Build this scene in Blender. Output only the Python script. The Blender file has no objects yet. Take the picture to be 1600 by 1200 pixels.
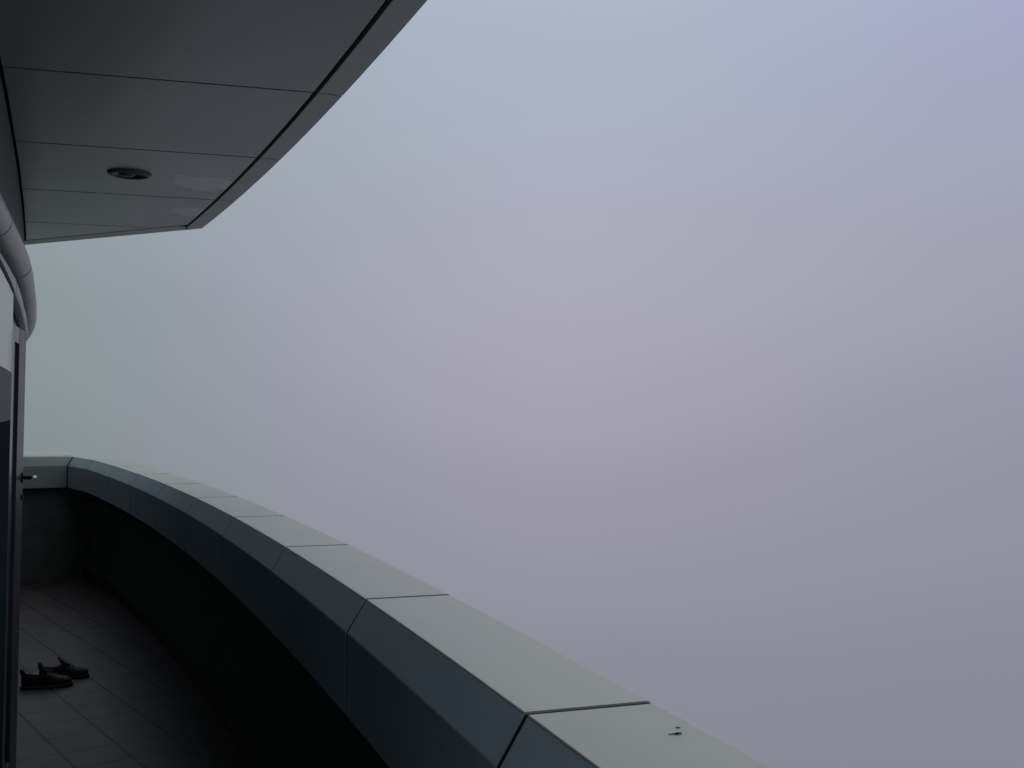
import bpy, bmesh, math, random
from mathutils import Vector, Matrix
R_ = math.radians
random.seed(4)
sc = bpy.context.scene
col = sc.collection

# ------------------------------------------------------------------ camera
F, PITCH, ROLL = 1694.1, 0.0252, 0.0127
cam = bpy.data.objects.new('camera', bpy.data.cameras.new('camera'))
col.objects.link(cam)
cam.data.sensor_width = 36.0
cam.data.lens = 36.0 * F / 1600.0
cam.data.clip_start = 0.02
cam.data.clip_end = 6000
cam.location = (0, 0, 0)
cr, sr = math.cos(ROLL), math.sin(ROLL)
cp, sp = math.cos(PITCH), math.sin(PITCH)
up0 = Vector((0, -sp, cp)); fw = Vector((0, cp, sp)); rt0 = Vector((1, 0, 0))
rt = rt0 * cr + up0 * sr
up = -rt0 * sr + up0 * cr
cam.matrix_world = Matrix(((rt.x, up.x, -fw.x, 0), (rt.y, up.y, -fw.y, 0), (rt.z, up.z, -fw.z, 0), (0, 0, 0, 1)))
sc.camera = cam

# ------------------------------------------------------------------ world: bright fog lit from above
SUN_EL, SUN_ROT = R_(48), R_(25)
w = bpy.data.worlds.new('World'); sc.world = w; w.use_nodes = True
nt = w.node_tree; N = nt.nodes; L = nt.links
for n in list(N): N.remove(n)
out = N.new('ShaderNodeOutputWorld')
bg1 = N.new('ShaderNodeBackground'); bg2 = N.new('ShaderNodeBackground')
add = N.new('ShaderNodeAddShader')
sky = N.new('ShaderNodeTexSky'); sky.sky_type = 'NISHITA'; sky.sun_disc = False
sky.sun_elevation = SUN_EL; sky.sun_rotation = SUN_ROT; sky.dust_density = 6; sky.air_density = 1
L.new(sky.outputs[0], bg1.inputs[0]); bg1.inputs[1].default_value = 0.0015
tc = N.new('ShaderNodeTexCoord'); sx = N.new('ShaderNodeSeparateXYZ')
L.new(tc.outputs['Generated'], sx.inputs[0])
def ramp(src, lo, hi, stops):
    m = N.new('ShaderNodeMapRange'); m.inputs[1].default_value = lo; m.inputs[2].default_value = hi
    L.new(src, m.inputs[0])
    r = N.new('ShaderNodeValToRGB'); r.color_ramp.interpolation = 'CARDINAL'
    els = r.color_ramp.elements
    while len(els) < len(stops): els.new(.5)
    for e, (p, c) in zip(els, stops):
        e.position = p; e.color = (c[0], c[1], c[2], 1)
    L.new(m.outputs[0], r.inputs[0]); return r.outputs[0]
def lin8(c): return tuple(((x / 255 + .055) / 1.055) ** 2.4 if x > 10 else x / 255 / 12.92 for x in c)
# the fog all round: a dome whose brightness rises with height; greyish green to the left, bluish violet to the right
ZEN, NAD = (.62, .66, .70), (.075, .08, .09)
def column(vals):
    st = [(0.0, NAD)]
    for z, c in vals: st.append(((z + 1) / 2, lin8(c)))
    st.append((.80, tuple(.5 * (p + q) for p, q in zip(lin8(vals[-1][1]), ZEN)))); st.append((1.0, ZEN))
    r = ramp(sx.outputs['Z'], -1, 1, st); return r
colL = column([(-.30, (118, 127, 130)), (-.10, (126, 137, 139)), (.02, (133, 146, 148)), (.12, (138, 151, 154)), (.34, (158, 174, 180))])
colC = column([(-.32, (132, 132, 145)), (-.20, (143, 143, 156)), (-.04, (160, 157, 173)), (.08, (169, 167, 184)), (.20, (169, 172, 189)), (.36, (170, 182, 197))])
colR = column([(-.32, (130, 129, 145)), (-.15, (141, 141, 157)), (.02, (149, 150, 168)), (.19, (158, 161, 180)), (.36, (165, 168, 198))])
def smix(lo, hi, A, Bc):
    m = N.new('ShaderNodeMapRange'); m.interpolation_type = 'SMOOTHSTEP'; m.inputs[1].default_value = lo; m.inputs[2].default_value = hi
    L.new(sx.outputs['X'], m.inputs[0])
    x = N.new('ShaderNodeMix'); x.data_type = 'RGBA'; L.new(m.outputs[0], x.inputs[0]); L.new(A, x.inputs[6]); L.new(Bc, x.inputs[7]); return x.outputs[2]
fogc = smix(.02, .52, smix(-.52, .06, colL, colC), colR)
L.new(fogc, bg2.inputs[0]); bg2.inputs[1].default_value = 1.0
L.new(bg1.outputs[0], add.inputs[0]); L.new(bg2.outputs[0], add.inputs[1]); L.new(add.outputs[0], out.inputs[0])

# ------------------------------------------------------------------ sun, hidden in fog
sun = bpy.data.objects.new('sun', bpy.data.lights.new('sun', 'SUN')); col.objects.link(sun)
sun.data.energy = 0.5; sun.data.angle = R_(70); sun.data.color = (1, .97, .92)
sd = Vector((math.sin(SUN_ROT) * math.cos(SUN_EL), math.cos(SUN_ROT) * math.cos(SUN_EL), math.sin(SUN_EL)))
sun.rotation_euler = sd.to_track_quat('Z', 'Y').to_euler()

sc.view_settings.view_transform = 'Standard'; sc.view_settings.look = 'None'
sc.view_settings.exposure = 0; sc.view_settings.gamma = 1
sc.cycles.volume_bounces = 6; sc.cycles.max_bounces = 12; sc.cycles.diffuse_bounces = 5

# ------------------------------------------------------------------ plan geometry
CX, CY, RR = -49.7908, -16.6996, 53.1489
P0, DP = .3557, .0215            # angle of joint 0, angle per panel
FLOOR, TOP, CEIL = -1.69, -.5, 1.1637
def pol(i, r, z=0.0):
    a = P0 + DP * i
    r -= .11 * max(0.0, i - 8)      # the last panel turns in a little more
    return Vector((CX + (RR + r) * math.cos(a), CY + (RR + r) * math.sin(a), z))
BP = [(-9, -1.10), (0, -1.015), (2.1, -.985), (3.05, -.965), (4.14, -.925), (5.16, -.87), (6.1, -.805), (8, -.68), (11, -.50)]
def B(i):                        # facade line, distance from the parapet's inner top edge
    for (a, x), (b, y) in zip(BP, BP[1:]):
        if i <= b: return x + (y - x) * (i - a) / (b - a)
    return BP[-1][1]

# ------------------------------------------------------------------ helpers
def finish(name, bm, mat, parent=None, smooth=False, bevel=0, loc=None):
    bmesh.ops.remove_doubles(bm, verts=bm.verts, dist=1e-6)
    bmesh.ops.recalc_face_normals(bm, faces=bm.faces)
    me = bpy.data.meshes.new(name); bm.to_mesh(me); bm.free()
    me.materials.append(mat)
    if smooth:
        for p in me.polygons: p.use_smooth = True
    o = bpy.data.objects.new(name, me); col.objects.link(o)
    if parent is not None:
        o.parent = parent
        o.matrix_parent_inverse = Matrix.Translation(parent.location).inverted() if parent.type == 'EMPTY' and not parent.get('local') else Matrix()
    if bevel:
        m = o.modifiers.new('bevel', 'BEVEL'); m.width = bevel; m.segments = 2; m.limit_method = 'ANGLE'; m.angle_limit = R_(30)
    return o
def thing(name, label, cat, loc=(0, 0, 0), group=None, rot=0, local=False):
    o = bpy.data.objects.new(name, None); col.objects.link(o); o.location = loc; o.rotation_euler = (0, 0, rot)
    o.empty_display_size = .1
    if local: o['local'] = 1
    o['label'] = label; o['category'] = cat
    if group: o['group'] = group
    return o
def offset(pts, d):              # offset an open profile to its left by d
    res = []
    for k, p in enumerate(pts):
        ns = []
        for a, b in ((k - 1, k), (k, k + 1)):
            if a < 0 or b >= len(pts): continue
            e = Vector((pts[b][0] - pts[a][0], pts[b][1] - pts[a][1])).normalized(); ns.append(Vector((-e.y, e.x)))
        n = sum(ns, Vector((0, 0))).normalized(); c = max(.4, n.dot(ns[0]))
        res.append((p[0] + n.x * d / c, p[1] + n.y * d / c))
    return res
def rounded(pts, rad):           # soften the folds of sheet metal
    res = [pts[0]]
    for a, p, b in zip(pts, pts[1:], pts[2:]):
        A, P, Q = Vector(a), Vector(p), Vector(b)
        u = (A - P); v = (Q - P); t = min(rad, u.length * .4, v.length * .4)
        s, e = P + u.normalized() * t, P + v.normalized() * t
        for f in (0, .5, 1):
            q = (1 - f) ** 2 * s + 2 * f * (1 - f) * P + f * f * e; res.append((q.x, q.y))
    res.append(pts[-1]); return res
def sweep(bm, ring, idx, base=lambda i: 0.0):     # closed ring of (r,z) swept along the curve
    rows = [[bm.verts.new(pol(i, base(i) + r, z)) for r, z in ring] for i in idx]
    n = len(ring)
    for a, b in zip(rows, rows[1:]):
        for k in range(n): bm.faces.new((a[k], a[(k + 1) % n], b[(k + 1) % n], b[k]))
    bm.faces.new(rows[0]); bm.faces.new(list(reversed(rows[-1])))
def prism(bm, pts, z0, z1):
    a = [bm.verts.new((p[0], p[1], z0)) for p in pts]; b = [bm.verts.new((p[0], p[1], z1)) for p in pts]
    n = len(pts)
    for k in range(n): bm.faces.new((a[k], a[(k + 1) % n], b[(k + 1) % n], b[k]))
    bm.faces.new(a); bm.faces.new(list(reversed(b)))
def lin(a, b, n): return [a + (b - a) * k / n for k in range(n + 1)]

# ------------------------------------------------------------------ materials
def mat(name, c, rough=.5, metal=0, spec=.5, var=.06, vscale=3, bump=0, bscale=40, coat=0, pale_patch=None, streak=0):
    m = bpy.data.materials.new(name); m.use_nodes = True
    n = m.node_tree.nodes; l = m.node_tree.links; p = n['Principled BSDF']
    p.inputs['Roughness'].default_value = rough; p.inputs['Metallic'].default_value = metal
    p.inputs['Specular IOR Level'].default_value = spec; p.inputs['Coat Weight'].default_value = coat
    g = n.new('ShaderNodeNewGeometry')
    no = n.new('ShaderNodeTexNoise'); no.inputs['Scale'].default_value = vscale; no.inputs['Detail'].default_value = 6
    mp = n.new('ShaderNodeMapping'); mp.inputs['Scale'].default_value = (1, 1, .35 if streak else 1)
    l.new(g.outputs['Position'], mp.inputs[0]); l.new(mp.outputs[0], no.inputs['Vector'])
    r = n.new('ShaderNodeValToRGB'); e = r.color_ramp.elements
    e[0].position = .3; e[1].position = .72
    e[0].color = tuple(x * (1 - var) for x in c) + (1,); e[1].color = tuple(min(1, x * (1 + var)) for x in c) + (1,)
    l.new(no.outputs[0], r.inputs[0]); last = r.outputs[0]
    oi = n.new('ShaderNodeObjectInfo'); om = n.new('ShaderNodeMapRange'); om.inputs[3].default_value = .955; om.inputs[4].default_value = 1.045
    hs = n.new('ShaderNodeHueSaturation'); l.new(oi.outputs['Random'], om.inputs[0]); l.new(om.outputs[0], hs.inputs['Value']); l.new(last, hs.inputs['Color']); last = hs.outputs[0]
    n3 = n.new('ShaderNodeTexNoise'); n3.inputs['Scale'].default_value = vscale * 9; n3.inputs['Detail'].default_value = 8; n3.inputs['Roughness'].default_value = .7
    l.new(g.outputs['Position'], n3.inputs['Vector']); m3 = n.new('ShaderNodeMapRange'); m3.inputs[1].default_value = .3; m3.inputs[2].default_value = .7; m3.inputs[3].default_value = 1 - var * .8; m3.inputs[4].default_value = 1 + var * .5
    h3 = n.new('ShaderNodeHueSaturation'); l.new(n3.outputs[0], m3.inputs[0]); l.new(m3.outputs[0], h3.inputs['Value']); l.new(last, h3.inputs['Color']); last = h3.outputs[0]
    rr = n.new('ShaderNodeMapRange'); rr.inputs[3].default_value = max(0, rough - .05); rr.inputs[4].default_value = min(1, rough + .07)
    l.new(no.outputs[0], rr.inputs[0]); l.new(rr.outputs[0], p.inputs['Roughness'])
    if pale_patch:                    # rough-edged pale patches: (centre, radius, colour)
        for (ctr, rad, sc_) in pale_patch:
            vs = n.new('ShaderNodeVectorMath'); vs.operation = 'DISTANCE'; vs.inputs[1].default_value = ctr
            n2 = n.new('ShaderNodeTexNoise'); n2.inputs['Scale'].default_value = 2.2 / rad; n2.inputs['Detail'].default_value = 3
            l.new(g.outputs['Position'], vs.inputs[0]); l.new(g.outputs['Position'], n2.inputs['Vector'])
            ma = n.new('ShaderNodeMath'); ma.operation = 'MULTIPLY_ADD'; ma.inputs[1].default_value = rad * 1.6
            l.new(n2.outputs[0], ma.inputs[0]); l.new(vs.outputs['Value'], ma.inputs[2])
            mr = n.new('ShaderNodeMapRange'); mr.inputs[1].default_value = rad * 1.8; mr.inputs[2].default_value = rad * 1.62
            l.new(ma.outputs[0], mr.inputs[0])
            mm = n.new('ShaderNodeMix'); mm.data_type = 'RGBA'; mm.inputs[7].default_value = tuple(sc_) + (1,)
            l.new(mr.outputs[0], mm.inputs[0]); l.new(last, mm.inputs[6]); last = mm.outputs[2]
    l.new(last, p.inputs['Base Color'])
    if bump:
        nb = n.new('ShaderNodeTexNoise'); nb.inputs['Scale'].default_value = bscale; nb.inputs['Detail'].default_value = 4
        l.new(g.outputs['Position'], nb.inputs['Vector'])
        b = n.new('ShaderNodeBump'); b.inputs['Strength'].default_value = 1; b.inputs['Distance'].default_value = bump
        l.new(nb.outputs[0], b.inputs['Height']); l.new(b.outputs[0], p.inputs['Normal'])
    return m
M = {}
M['clad'] = mat('painted aluminium', (.39, .425, .39), .45, spec=.5, var=.05, vscale=1.3, bump=.0012, bscale=2.2, streak=1)
M['slate'] = mat('slate blue side panel', (.44, .57, .64), .6, spec=.2, var=.07, vscale=1.3, bump=.0012, bscale=2.2, streak=1)
M['endclad'] = mat('olive grey end panel', (.235, .275, .25), .55, spec=.35, var=.06, vscale=1.3)
M['seal'] = mat('brown joint sealant', (.012, .008, .008), .8, var=.2, vscale=20)
M['lower'] = mat('dark rendered wall', (.10, .12, .105), .85, var=.25, vscale=5, bump=.003, bscale=60)
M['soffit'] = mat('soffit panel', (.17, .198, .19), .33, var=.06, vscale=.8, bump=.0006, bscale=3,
                  pale_patch=[(tuple(pol(3.62, -.05, CEIL)), .20, (.36, .38, .38)), (tuple(pol(4.4, .03, CEIL)), .15, (.33, .35, .35))])
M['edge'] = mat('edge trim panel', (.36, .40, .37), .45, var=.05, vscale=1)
M['gap'] = mat('black gap', (.006, .006, .007), .9, var=.1)
M['upper'] = mat('dark green wall', (.035, .05, .045), .6, var=.15, vscale=2)
M['tube'] = mat('pale cornice metal', (.26, .285, .27), .38, var=.06, vscale=2)
M['frame'] = mat('aluminium frame', (.05, .075, .075), .26, spec=.25, var=.08, vscale=4)
M['refldark'] = mat('dark reflection tone', (.018, .024, .034), .5, spec=.0)  # dark end of the glass reflection, set as a surface colour
M['bouncepanel'] = mat('pale bounce panel', (.36, .40, .38), .6, spec=.3)  # added bounce surface, out of view
M['reflmid'] = mat('mid reflection tone', (.03, .04, .05), .5, spec=.12)  # middle tone of the glass reflection, set as a surface colour
M['darkglass'] = mat('dark glass strip', (.006, .006, .009), .5, spec=.25)
M['post'] = mat('painted stile', (.055, .055, .068), .36, spec=.14, var=.08, vscale=4)
M['darkframe'] = mat('dark frame', (.012, .011, .016), .75, spec=.2, var=.1)
M['chrome'] = mat('brushed steel', (.55, .56, .55), .22, metal=1, var=.03)
M['blackmetal'] = mat('black metal', (.012, .012, .014), .4, metal=.3)
M['shoe'] = mat('black leather', (.006, .006, .009), .62, spec=.3, var=.2, vscale=30, bump=.0008, bscale=120)
M['shoelining'] = mat('shoe lining', (.004, .004, .004), .95)
M['sole'] = mat('black rubber', (.008, .008, .009), .6)
M['stripe'] = mat('grey rubber', (.06, .065, .065), .55)
M['twig'] = mat('dry black twig', (.01, .012, .018), .7)
M['crumb'] = mat('brown crumb', (.26, .18, .16), .8)
M['trim'] = mat('downlight trim', (.05, .06, .055), .55, metal=.1)
M['bulb'] = mat('downlight glass', (.06, .075, .06), .5, spec=.3)
M['roof'] = mat('roof concrete', (.3, .3, .3), .9)
M['ground'] = mat('city ground', (.12, .125, .12), .95, var=.4, vscale=.01)
g = bpy.data.materials.new('tinted glass'); g.use_nodes = True; M['glass'] = g
p = g.node_tree.nodes['Principled BSDF']; p.inputs['Base Color'].default_value = (.008, .012, .014, 1)
p.inputs['Roughness'].default_value = .1; p.inputs['Specular IOR Level'].default_value = .6

def tile_mat():
    m = bpy.data.materials.new('floor tiles'); m.use_nodes = True
    n = m.node_tree.nodes; l = m.node_tree.links; p = n['Principled BSDF']; p.inputs['Specular IOR Level'].default_value = .18
    g = n.new('ShaderNodeNewGeometry')
    a = R_(36.8); T = .27
    def coord(vx, vy, off, wid, name):
        d = n.new('ShaderNodeVectorMath'); d.operation = 'DOT_PRODUCT'; d.inputs[1].default_value = (vx / T, vy / T, 0)
        l.new(g.outputs['Position'], d.inputs[0])
        s = n.new('ShaderNodeMath'); s.operation = 'ADD'; s.inputs[1].default_value = -off / T + 1000.5; l.new(d.outputs['Value'], s.inputs[0])
        fr = n.new('ShaderNodeMath'); fr.operation = 'FRACT'; l.new(s.outputs[0], fr.inputs[0])
        fl = n.new('ShaderNodeMath'); fl.operation = 'FLOOR'; l.new(s.outputs[0], fl.inputs[0])
        c = n.new('ShaderNodeMath'); c.operation = 'SUBTRACT'; c.inputs[1].default_value = .5; l.new(fr.outputs[0], c.inputs[0])
        ab = n.new('ShaderNodeMath'); ab.operation = 'ABSOLUTE'; l.new(c.outputs[0], ab.inputs[0])
        mr = n.new('ShaderNodeMapRange'); mr.inputs[1].default_value = wid / 2 / T; mr.inputs[2].default_value = wid / 2 / T + .006
        mr.inputs[3].default_value = 1; mr.inputs[4].default_value = 0
        l.new(ab.outputs[0], mr.inputs[0]); return mr.outputs[0], fl.outputs[0]
    # lines running along -53.2 deg: normal (sin, cos) ; offsets measured at 1.436 + k*.27
    g1, f1 = coord(math.cos(a), math.sin(a), 1.436 + .006, .009, 'a')
    g2, f2 = coord(-math.sin(a), math.cos(a), 5.56, .007, 'b')
    mxx = n.new('ShaderNodeMath'); mxx.operation = 'MAXIMUM'; l.new(g1, mxx.inputs[0])
    hf = n.new('ShaderNodeMath'); hf.operation = 'MULTIPLY'; hf.inputs[1].default_value = 1.0; l.new(g2, hf.inputs[0]); l.new(hf.outputs[0], mxx.inputs[1])
    cb = n.new('ShaderNodeCombineXYZ'); l.new(f1, cb.inputs[0]); l.new(f2, cb.inputs[1])
    wn = n.new('ShaderNodeTexWhiteNoise'); wn.noise_dimensions = '3D'; l.new(cb.outputs[0], wn.inputs['Vector'])
    no = n.new('ShaderNodeTexNoise'); no.inputs['Scale'].default_value = 7; no.inputs['Detail'].default_value = 6; l.new(g.outputs['Position'], no.inputs['Vector'])
    sm = n.new('ShaderNodeMath'); sm.operation = 'MULTIPLY_ADD'; sm.inputs[1].default_value = .35; l.new(wn.outputs['Value'], sm.inputs[0]); l.new(no.outputs[0], sm.inputs[2])
    r = n.new('ShaderNodeValToRGB'); e = r.color_ramp.elements
    e[0].position = .35; e[0].color = (.040, .038, .042, 1); e[1].position = 1; e[1].color = (.072, .066, .070, 1)
    l.new(sm.outputs[0], r.inputs[0])
    mi = n.new('ShaderNodeMix'); mi.data_type = 'RGBA'; l.new(mxx.outputs[0], mi.inputs[0]); l.new(r.outputs[0], mi.inputs[6]); mi.inputs[7].default_value = (.005, .005, .006, 1)
    l.new(mi.outputs[2], p.inputs['Base Color'])
    rr = n.new('ShaderNodeMapRange'); rr.inputs[3].default_value = .38; rr.inputs[4].default_value = .58; l.new(no.outputs[0], rr.inputs[0]); l.new(rr.outputs[0], p.inputs['Roughness'])
    b = n.new('ShaderNodeBump'); b.inputs['Strength'].default_value = .6; b.inputs['Distance'].default_value = .003; b.invert = True
    l.new(mxx.outputs[0], b.inputs['Height']); l.new(b.outputs[0], p.inputs['Normal'])
    return m
M['tile'] = tile_mat()

# ------------------------------------------------------------------ floor and ground (setting)
I0, I1 = -7.5, 8.6
bm = bmesh.new()
idx = lin(I0, 8.75, 32)
A = [bm.verts.new(pol(i, B(i) - .12, FLOOR)) for i in idx]; Bv = [bm.verts.new(pol(i, .30, FLOOR)) for i in idx]
for k in range(32): bm.faces.new((A[k], Bv[k], Bv[k + 1], A[k + 1]))
o = finish('terrace_floor', bm, M['tile']); o['kind'] = 'structure'

# ------------------------------------------------------------------ curved parapet
RC, HC, HB, WT = .0517, .0858, .2984, .2321
skini = rounded([(.115, TOP - HB), (-RC, TOP - HB), (-RC, TOP - HC), (-.0025, TOP - .0035)], .0035)
ringi = skini + list(reversed(offset(skini, -.005)))
skin = rounded([(-.0016, TOP - .0028), (0.0004, TOP), (WT, TOP), (WT + .045, TOP - .05), (WT + .045, TOP - 1.9)], .0035)
ring = skin + list(reversed(offset(skin, -.005)))
par = thing('curved_parapet', 'long curved parapet clad in grey metal panels with pale coping along the terrace edge', 'parapet', tuple(pol(0, .12, FLOOR)))
GAP = .0086
for i in range(-8, 10):
    bm = bmesh.new()
    a, b = i + GAP, i + 1 - GAP
    if i == 8: b = 8.59; 
    if i == 9: continue
    sweep(bm, ring, lin(a, b, 4))
    finish('coping_panel', bm, M['clad'], par)
    bm = bmesh.new(); sweep(bm, ringi, lin(a, b, 4)); finish('side_panel', bm, M['slate'], par)
# beyond the end wall only the coping goes on
for a, b in ((8.60, 9 - GAP), (9 + GAP, 9.95)):
    bm = bmesh.new(); sk = [(.005, TOP), (WT, TOP), (WT + .045, TOP - .05), (WT + .045, TOP - 1.9)]
    sweep(bm, sk + list(reversed(offset(sk, -.005))), lin(a, b, 3)); finish('cladding_panel', bm, M['clad'], par)
core = offset([(.115, TOP - HB - .0), (-RC, TOP - HB), (-RC, TOP - HC), (0, TOP), (WT, TOP), (WT + .045, TOP - .05), (WT + .045, TOP - 1.85)], -.0035)
bm = bmesh.new(); sweep(bm, core, lin(-7.9, 8, 60) + [8.2, 8.4, 8.58]); finish('joint_sealant', bm, M['seal'], par)
bm = bmesh.new(); sweep(bm, [(.13, FLOOR + .001), (.13, TOP - HB - .012), (.20, TOP - HB - .012), (.20, FLOOR + .001)], lin(-7.9, 8.95, 32))
finish('lower_wall', bm, M['lower'], par)
bm = bmesh.new(); sweep(bm, [(.118, FLOOR + .0015), (.118, FLOOR + .09), (.129, FLOOR + .09), (.129, FLOOR + .0015)], lin(-7.9, 8.65, 32))
finish('skirting', bm, M['tile'], par)

# ------------------------------------------------------------------ end wall (a wide low block closing the walkway)
def endpt(s, r):                 # s = metres beyond index 8.56 along the walk, r across
    a = P0 + DP * 8.60
    o_ = pol(8.60, r); t = Vector((-math.sin(a), math.cos(a), 0)); return o_ + t * s
ew = thing('end_wall', 'low end wall with pale top closing the far end of the walkway', 'wall', tuple(endpt(.1, -.35) + Vector((0, 0, FLOOR))))
def sweep_end(bm, ring, r0, r1):
    rows = []
    for r in (r0, r1):
        rows.append([bm.verts.new(endpt(s, (-.003 if (r > -.1 and z > TOP - .04) else r)) + Vector((0, 0, z))) for s, z in ring])
    n = len(ring)
    for k in range(n): bm.faces.new((rows[0][k], rows[0][(k + 1) % n], rows[1][(k + 1) % n], rows[1][k]))
    bm.faces.new(rows[0]); bm.faces.new(list(reversed(rows[1])))
sk = rounded([(.10, TOP - HB), (0, TOP - HB), (0, TOP - HC), (.05, TOP + .0), (.30, TOP), (.31, TOP - .02)], .0035)
skr = sk + list(reversed(offset(sk, -.005)))
bm = bmesh.new(); sweep_end(bm, skr, -.0595, -.98); finish('cladding_panel', bm, M['endclad'], ew)
for s0, s1 in ((.315, .82), (.83, 1.55)):
    bm = bmesh.new(); prism(bm, [endpt(s0, -.003), endpt(s1, -.003), endpt(s1, -1.6), endpt(s0, -1.6)], TOP - .03, TOP - .001); finish('coping_slab', bm, M['clad'], ew)
bm = bmesh.new(); prism(bm, [endpt(.10, .125), endpt(1.5, .125), endpt(1.5, -1.6), endpt(.10, -1.6)], FLOOR - 1, TOP - .035); finish('lower_wall', bm, M['lower'], ew)

# ------------------------------------------------------------------ canopy: soffit panels, edge strip, slab
cn = thing('canopy', 'overhanging canopy with dark grey soffit panels above the walkway', 'canopy', tuple(pol(0, -.4, CEIL)))
RB, RO = .0814, .1806
def inner_i(i): return i + .12 + .012 * i           # joints are a little skewed
EA = pol(4.905, .18); EB = pol(6.17, B(6.17) + .0)    # end line of the canopy, outer to inner
def clip(poly, shift):                                # keep the near side of the end line, shifted inwards
    d = (EB - EA).normalized(); nrm = Vector((d.y, -d.x, 0))
    if nrm.dot(pol(0, 0) - EA) < 0: nrm = -nrm
    o_ = EA + nrm * shift; res = []
    for k, p in enumerate(poly):
        q = poly[(k + 1) % len(poly)]; a = (p - o_).dot(nrm); b = (q - o_).dot(nrm)
        if a >= 0: res.append(p)
        if (a >= 0) != (b >= 0): res.append(p + (q - p) * (a / (a - b)))
    return res
def band(i, j, ra, rb, fi=None, n=4):                 # plan polygon between two joints
    g_ = .0058
    res = []
    for k in range(n + 1):
        t = k / n
        ii = i + g_ + (j - i - 2 * g_) * t; res.append(pol(ii, rb(ii) if callable(rb) else rb))
    for k in range(n, -1, -1):
        t = k / n
        ii = (fi(i) if fi else i) + g_ + ((fi(j) if fi else j) - (fi(i) if fi else i) - 2 * g_) * t
        res.append(pol(ii, ra(ii) if callable(ra) else ra))
    return res
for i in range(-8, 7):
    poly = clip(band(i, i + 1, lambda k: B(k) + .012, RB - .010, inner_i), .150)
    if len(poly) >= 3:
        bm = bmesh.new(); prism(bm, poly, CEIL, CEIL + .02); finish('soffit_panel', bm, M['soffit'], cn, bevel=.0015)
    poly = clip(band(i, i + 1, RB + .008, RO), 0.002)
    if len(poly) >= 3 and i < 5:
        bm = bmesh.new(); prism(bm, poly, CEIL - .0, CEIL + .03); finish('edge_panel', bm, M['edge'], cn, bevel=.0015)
# strip along the end line
d = (EB - EA).normalized(); nrm = Vector((d.y, -d.x, 0))
if nrm.dot(pol(0, 0) - EA) < 0: nrm = -nrm
bm = bmesh.new(); s = EA + d * .085
prism(bm, [s + nrm * .134, s + nrm * .001, EB + nrm * .001, EB + nrm * .134], CEIL, CEIL + .03); finish('edge_panel', bm, M['edge'], cn, bevel=.0015)
# slab over the panels (its dark underside shows in the joints)
poly = clip([pol(i, B(i)) for i in lin(-8, 6.6, 30)] + [pol(i, RO - .004) for i in lin(6.6, -8, 30)], .006)
bm = bmesh.new(); prism(bm, poly, CEIL + .031, CEIL + .06); finish('backing', bm, M['gap'], cn)
poly = clip([pol(i, B(i)) for i in lin(-8, 6.6, 30)] + [pol(i, RO + .0) for i in lin(6.6, -8, 30)], .0)
bm = bmesh.new(); prism(bm, poly, CEIL + .0605, CEIL + .40); finish('fascia', bm, M['clad'], cn)

# ------------------------------------------------------------------ recessed light
lc = pol(3.56, -.432, CEIL)
dl = thing('recessed_light', 'round unlit recessed light in the soffit near the canopy end', 'ceiling light', tuple(lc))
def lathe(bm, prof, c, seg=40):
    rows = []
    for r, z in prof:
        rows.append([bm.verts.new((c.x + r * math.cos(2 * math.pi * k / seg), c.y + r * math.sin(2 * math.pi * k / seg), c.z + z)) for k in range(seg)])
    for a, b in zip(rows, rows[1:]):
        for k in range(seg): bm.faces.new((a[k], a[(k + 1) % seg], b[(k + 1) % seg], b[k]))
    return rows
bm = bmesh.new(); lathe(bm, [(.078, -.001), (.106, -.001), (.106, -.004), (.100, -.010), (.085, -.014), (.080, -.012), (.078, -.001)], lc); finish('trim_ring', bm, M['trim'], dl, smooth=True)
bm = bmesh.new(); rw = lathe(bm, [(.0775, -.011), (.072, -.006), (.05, -.003), (.048, -.0015)], lc); bm.faces.new(rw[-1]); finish('reflector', bm, M['blackmetal'], dl, smooth=True)
bm = bmesh.new(); rw = lathe(bm, [(.040, -.003), (.038, -.010), (.028, -.016), (.012, -.019), (.001, -.0195)], lc + Vector((-.01, -.006, 0))); bm.faces.new(rw[-1]); finish('bulb', bm, M['bulb'], dl, smooth=True)

# ------------------------------------------------------------------ facade
fc = thing('building_facade', 'curved glazed building facade with dark tinted glass along the left of the walkway', 'building', tuple(pol(2, B(2) - .1, FLOOR)))
bm = bmesh.new(); sweep(bm, [(0, .66), (0, CEIL + .4), (-.4, CEIL + .4), (-.4, .66)], lin(-8, 9.5, 40), B); finish('upper_wall', bm, M['upper'], fc)
# cornice: half-round nose with a flat lip below, in sleeves
nose = [(0, .66)]
for k in range(13):
    t = R_(100 - 200 * k / 12); nose.append((.036 + .055 * math.cos(t), .600 + .055 * math.sin(t)))
nose += [(.018, .540), (.020, .532), (.036, .528), (.036, .480), (.030, .474), (0, .472)]
ringn = nose + [(-.03, .472), (-.03, .66)]
BT = lambda i: B(i) - min(.04, max(0, 3 - i) * .024)      # the cornice eases back towards the near end
cut = [-8, -6.6, -5, -3.4, -1.8, -.3, .85, 1.95, 3.03, 4.1, 6.2, 8.0, 9.5]
wide = (3.03, 6.2)
for a, b in zip(cut, cut[1:]):
    bm = bmesh.new(); sweep(bm, ringn, lin(a + (.016 if a in wide else .008), b - (.016 if b in wide else .008), 6), BT); o = finish('cornice_section', bm, M['tube'], fc, smooth=True)
    m = o.modifiers.new('es', 'EDGE_SPLIT'); m.split_angle = R_(35)
bm = bmesh.new(); sweep(bm, offset(nose, -.004) + [(-.02, .478), (-.02, .65)], lin(-7.9, 9.4, 40), BT); finish('cornice_core', bm, M['gap'], fc)
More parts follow.
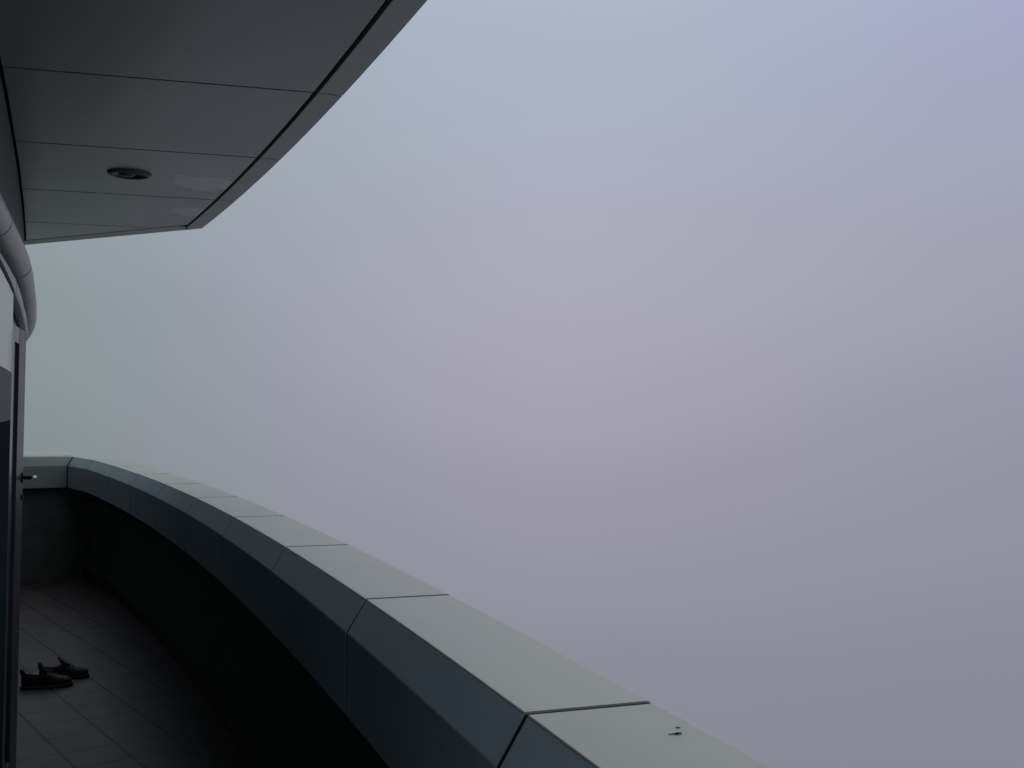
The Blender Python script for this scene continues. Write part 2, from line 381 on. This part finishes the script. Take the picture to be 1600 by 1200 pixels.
# glass and frames below
def fbox(name, i0, i1, r0, r1, z0, z1, m, parent=fc, bev=0, n=4):
    bm = bmesh.new(); sweep(bm, [(r0, z0), (r0, z1), (r1, z1), (r1, z0)], lin(i0, i1, n), B)
    return finish(name, bm, m, parent, bevel=bev)
GT = .472
fbox('head_frame', -8, 2.79, -.08, .036, GT - .022, GT - .001, M['darkframe'], n=30)
fbox('head_frame', 2.795, 9.5, -.08, .004, GT - .022, GT - .001, M['darkframe'], n=40)
fbox('bottom_rail', -8, 2.79, -.088, .034, FLOOR + .001, FLOOR + .07, M['darkframe'], n=24)
fbox('inner_wall', -8, 9.5, -.45, -.09, FLOOR - .3, GT, M['lower'], n=40)
for a, b in ((-8, -5.6), (-5.5, -3.1), (-3, -.1)):  # unseen panels behind the camera, added to bounce fog light onto the parapet
    fbox('bounce_panel', a, b, .000, .034, FLOOR + .0705, GT - .022, M['bouncepanel'], fc, n=8)
for a, b in ((0, 2.79),):  # one glazing in three tones; the reflection's fade is put into their colours
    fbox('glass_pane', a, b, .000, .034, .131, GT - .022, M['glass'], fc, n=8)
    fbox('reflection_mid_band', a, b, .000, .034, -.0595, .1305, M['reflmid'], fc, n=8)
    fbox('reflection_dark_band', a, b, .000, .034, FLOOR + .0705, -.06, M['refldark'], fc, n=8)
for a in (-5.6, -3.1, -.1):
    fbox('mullion', a + .001, a + .099, -.05, .038, FLOOR + .07, GT - .022, M['frame'], bev=.002)
fbox('transom', 2.795, 3.50, -.08, .002, .352, GT - .0225, M['darkframe'])
fbox('mullion', 3.42, 3.50, -.08, .001, FLOOR + .001, .351, M['darkframe'])
fbox('glass_pane', 3.51, 9.4, -.03, -.004, FLOOR + .07, GT - .022, M['glass'], fc, n=10)
fbox('bottom_rail', 3.51, 9.4, -.08, .003, FLOOR + .001, FLOOR + .069, M['darkframe'], fc, n=10)
# terrace door standing slightly ajar: outer face from the hinge HP to the free corner FP
HP, FP = Vector((-2.052, 4.42, 0)), Vector((-2.268, 5.05, 0))
dd = (FP - HP); dn = Vector((-dd.y, dd.x, 0)).normalized()          # dn points into the building
dr = thing('terrace_door', 'narrow grey terrace door standing slightly ajar, with a dark glass strip and a lever handle', 'door', tuple(HP + Vector((0, 0, FLOOR))))
def dbox(name, t0, t1, z0, z1, d0, d1, m, bev=.002):
    bm = bmesh.new(); prism(bm, [HP + dd * t0 + dn * d0, HP + dd * t1 + dn * d0, HP + dd * t1 + dn * d1, HP + dd * t0 + dn * d1], z0, z1)
    return finish(name, bm, m, dr, bevel=bev)
DT, DB = .340, FLOOR + .012
dbox('stile', .0, .28, DB, DT, 0, .045, M['frame'])
dbox('stile', .57, 1.0, DB, DT, 0, .045, M['post'])
dbox('rail', .281, .569, DT - .07, DT, .001, .044, M['frame'])
dbox('rail', .281, .569, DB, DB + .12, .001, .044, M['frame'])
dbox('glass_strip', .281, .569, DB + .121, DT - .071, .014, .024, M['darkglass'], 0)
dbox('seal', 1.0005, 1.006, DB, DT - .002, .010, .036, M['gap'], 0)
for hz_ in (FLOOR + .25, FLOOR + 1.0, FLOOR + 1.8):
    bm = bmesh.new(); c_ = HP - dd * .012 - dn * .004
    rr_ = [[bm.verts.new((c_.x + .007 * math.cos(k * math.pi / 6), c_.y + .007 * math.sin(k * math.pi / 6), z_)) for k in range(12)] for z_ in (hz_, hz_ + .09)]
    for k in range(12): bm.faces.new((rr_[0][k], rr_[0][(k + 1) % 12], rr_[1][(k + 1) % 12], rr_[1][k]))
    bm.faces.new(rr_[0]); bm.faces.new(list(reversed(rr_[1]))); finish('hinge', bm, M['frame'], dr)
# handle: rose, stem, lever
def cyl(bm, a, b, r0, r1=None, seg=14):
    r1 = r1 or r0; ax = (b - a).normalized(); u = ax.orthogonal().normalized(); v = ax.cross(u)
    ra = [bm.verts.new(a + (u * math.cos(2 * math.pi * k / seg) + v * math.sin(2 * math.pi * k / seg)) * r0) for k in range(seg)]
    rb = [bm.verts.new(b + (u * math.cos(2 * math.pi * k / seg) + v * math.sin(2 * math.pi * k / seg)) * r1) for k in range(seg)]
    for k in range(seg): bm.faces.new((ra[k], ra[(k + 1) % seg], rb[(k + 1) % seg], rb[k]))
    bm.faces.new(list(reversed(ra))); bm.faces.new(rb)
hz = -.333
h0 = HP + dd * .90 + Vector((0, 0, hz)); h1 = h0 - dn * .052; tdir = -dd.normalized()
bm = bmesh.new(); cyl(bm, h0, h1, .009); cyl(bm, h0, h0 - dn * .009, .024); finish('handle', bm, M['blackmetal'], dr)
bm = bmesh.new(); cyl(bm, h1 - tdir * .012 - dn * .002, h1 + tdir * .115 - dn * .008 + Vector((0, 0, .004)), .0105, .008); finish('lever', bm, M['chrome'], dr, bevel=.002)
k0 = HP + dd * .90 + Vector((0, 0, hz - .09)); bm = bmesh.new(); cyl(bm, k0, k0 - dn * .008, .013); finish('lock_cylinder', bm, M['blackmetal'], dr)

# ------------------------------------------------------------------ shoes
def shoe(label, loc, rot, mirror=1):
    t = thing('shoe', label, 'shoe', loc, 'pair of shoes by the glass wall', rot, local=True)
    Ls = .285
    st = [(0, .022, .082), (.03, .032, .100), (.10, .038, .104), (.22, .039, .090), (.36, .041, .086), (.46, .044, .098), (.56, .048, .088), (.68, .052, .070), (.80, .051, .060), (.90, .044, .055), (.97, .030, .046), (1.0, .014, .036)]
    bm = bmesh.new(); rows = []
    for s_, hw, hh in st:
        cyo = mirror * .010 * math.sin(s_ * math.pi) - mirror * .006 * s_
        row = []
        for k in range(17):
            a = math.pi * k / 16; c, s2 = math.cos(a), math.sin(a)
            y = hw * (1 if c > 0 else -1) * abs(c) ** .75; z = .012 + (hh - .012) * s2 ** .6
            if   .06 <= s_ <= .40 and abs(c) < .62: z = .045; y *= .95
            row.append(bm.verts.new((s_ * Ls - .14, y + cyo, z)))
        rows.append(row)
    for a, b in zip(rows, rows[1:]):
        for k in range(16): bm.faces.new((a[k], a[k + 1], b[k + 1], b[k]))
        bm.faces.new((a[16], a[0], b[0], b[16]))
    bm.faces.new(rows[0]); bm.faces.new(list(reversed(rows[-1])))
    o = finish('upper', bm, M['shoe'], t, smooth=True); m = o.modifiers.new('s', 'SUBSURF'); m.levels = 1; m.render_levels = 2
    # sole
    for nm, z0, z1, gr, mt in (('sole', 0.0, .012, .004, M['sole']), ('welt', .0122, .017, .0055, M['stripe'])):
        bm = bmesh.new(); pr, pl_ = [], []
        for s_, hw, hh in st:
            cyo = mirror * .010 * math.sin(s_ * math.pi) - mirror * .006 * s_
            x = (s_ * Ls - .14) * (1 + gr * 6); lift = .006 * max(0, s_ - .75) / .25
            pr.append((x, hw + gr + cyo, lift)); pl_.append((x, -hw - gr + cyo, lift))
        ptsx = pr + list(reversed(pl_)); n_ = len(ptsx)
        A_ = [bm.verts.new((p_[0], p_[1], z0 + p_[2])) for p_ in ptsx]; B_ = [bm.verts.new((p_[0], p_[1], z1 + p_[2])) for p_ in ptsx]
        for k in range(n_): bm.faces.new((A_[k], A_[(k + 1) % n_], B_[(k + 1) % n_], B_[k]))
        h = n_ // 2
        for k in range(h - 1):
            bm.faces.new((A_[k], A_[k + 1], A_[n_ - 2 - k], A_[n_ - 1 - k])); bm.faces.new((B_[k], B_[n_ - 1 - k], B_[n_ - 2 - k], B_[k + 1]))
        finish(nm, bm, mt, t)
    bm = bmesh.new(); rows = []
    for x, z, hw in ((.030, .070, .020), (.002, .086, .027), (-.018, .106, .030), (-.034, .128, .026)):
        rows.append([bm.verts.new((x + dx, hw * c, z - .006 * c * c + dz)) for c, dx, dz in ((-1, 0, 0), (-.5, 0, 0), (0, 0, 0), (.5, 0, 0), (1, 0, 0), (1, .006, .009), (0, .010, .012), (-1, .006, .009))])
    for a, b in zip(rows, rows[1:]):
        for k in range(8): bm.faces.new((a[k], a[(k + 1) % 8], b[(k + 1) % 8], b[k]))
    bm.faces.new(rows[0]); bm.faces.new(list(reversed(rows[-1]))); finish('tongue', bm, M['shoe'], t, smooth=True)
    bm = bmesh.new()
    for k in range(4):
        x = .000 + k * .017; z = .105 - k * .009
        cyl(bm, Vector((x, -.022, z - .006)), Vector((x + .004, 0, z + .001)), .0025, seg=6); cyl(bm, Vector((x + .004, 0, z + .001)), Vector((x, .022, z - .006)), .0025, seg=6)
    for sgn in (-1, 1):
        prev = Vector((0, 0, .106))
        for q in range(1, 6):
            cur = Vector((-.002 - .004 * q, sgn * .012 * q, .106 + .010 * math.sin(q * .9) - .005 * q)); cyl(bm, prev, cur, .0022, seg=6); prev = cur
    finish('laces', bm, M['sole'], t, smooth=True)
    bm = bmesh.new(); cyl(bm, Vector((-.130, 0, .080)), Vector((-.140, 0, .112)), .016, .010, 10); finish('heel_tab', bm, M['shoe'], t, smooth=True)
    return t
def P2(x, y, z): return Vector((x, y, z))
shoe('black lace-up shoe further from the glass, toe pointing to the parapet', (-2.755, 6.76, FLOOR + .0005), R_(30), 1)
shoe('black lace-up shoe close against the glass wall, partly hiding its pair', (-2.775, 6.56, FLOOR + .0005), R_(20), -1)

# ------------------------------------------------------------------ bits lying on the coping
tw = thing('twig', 'tiny black twig fragment lying on the pale coping of the nearest panel', 'twig', (.262, 1.700, TOP))
bm = bmesh.new(); cyl(bm, Vector((.250, 1.699, TOP + .0012)), Vector((.260, 1.7015, TOP + .0014)), .0006, .0011, 7)
cyl(bm, Vector((.261, 1.7015, TOP + .0016)), Vector((.2715, 1.703, TOP + .0020)), .0018, .0012, 8); finish('stalk', bm, M['twig'], tw, smooth=True)
cr_ = thing('crumb', 'tiny brown crumb behind the black twig near the outer edge of the coping', 'debris', (.271, 1.736, TOP))
bm = bmesh.new(); bmesh.ops.create_icosphere(bm, subdivisions=2, radius=.0022)
for v in bm.verts: v.co = Vector((v.co.x * 1.8 + random.uniform(-.0004, .0004) + .271, v.co.y + 1.737, v.co.z * .5 + TOP + .001))
finish('grain', bm, M['crumb'], cr_, smooth=True)

# ------------------------------------------------------------------ fog
HAZE = False
if HAZE:
    bm = bmesh.new(); prism(bm, [(-3001, -3001), (3001, -3001), (3001, 3001), (-3001, 3001)], -122, 4)
    hm = bpy.data.materials.new('fog'); hm.use_nodes = True; n = hm.node_tree.nodes; l = hm.node_tree.links
    n.remove(n['Principled BSDF']); v = n.new('ShaderNodeVolumePrincipled'); v.inputs['Color'].default_value = (.97, .97, .98, 1)
    v.inputs['Density'].default_value = .010; v.inputs['Anisotropy'].default_value = 0
    l.new(v.outputs[0], n['Material Output'].inputs['Volume'])
    o = finish('haze', bm, hm); o['kind'] = 'stuff'
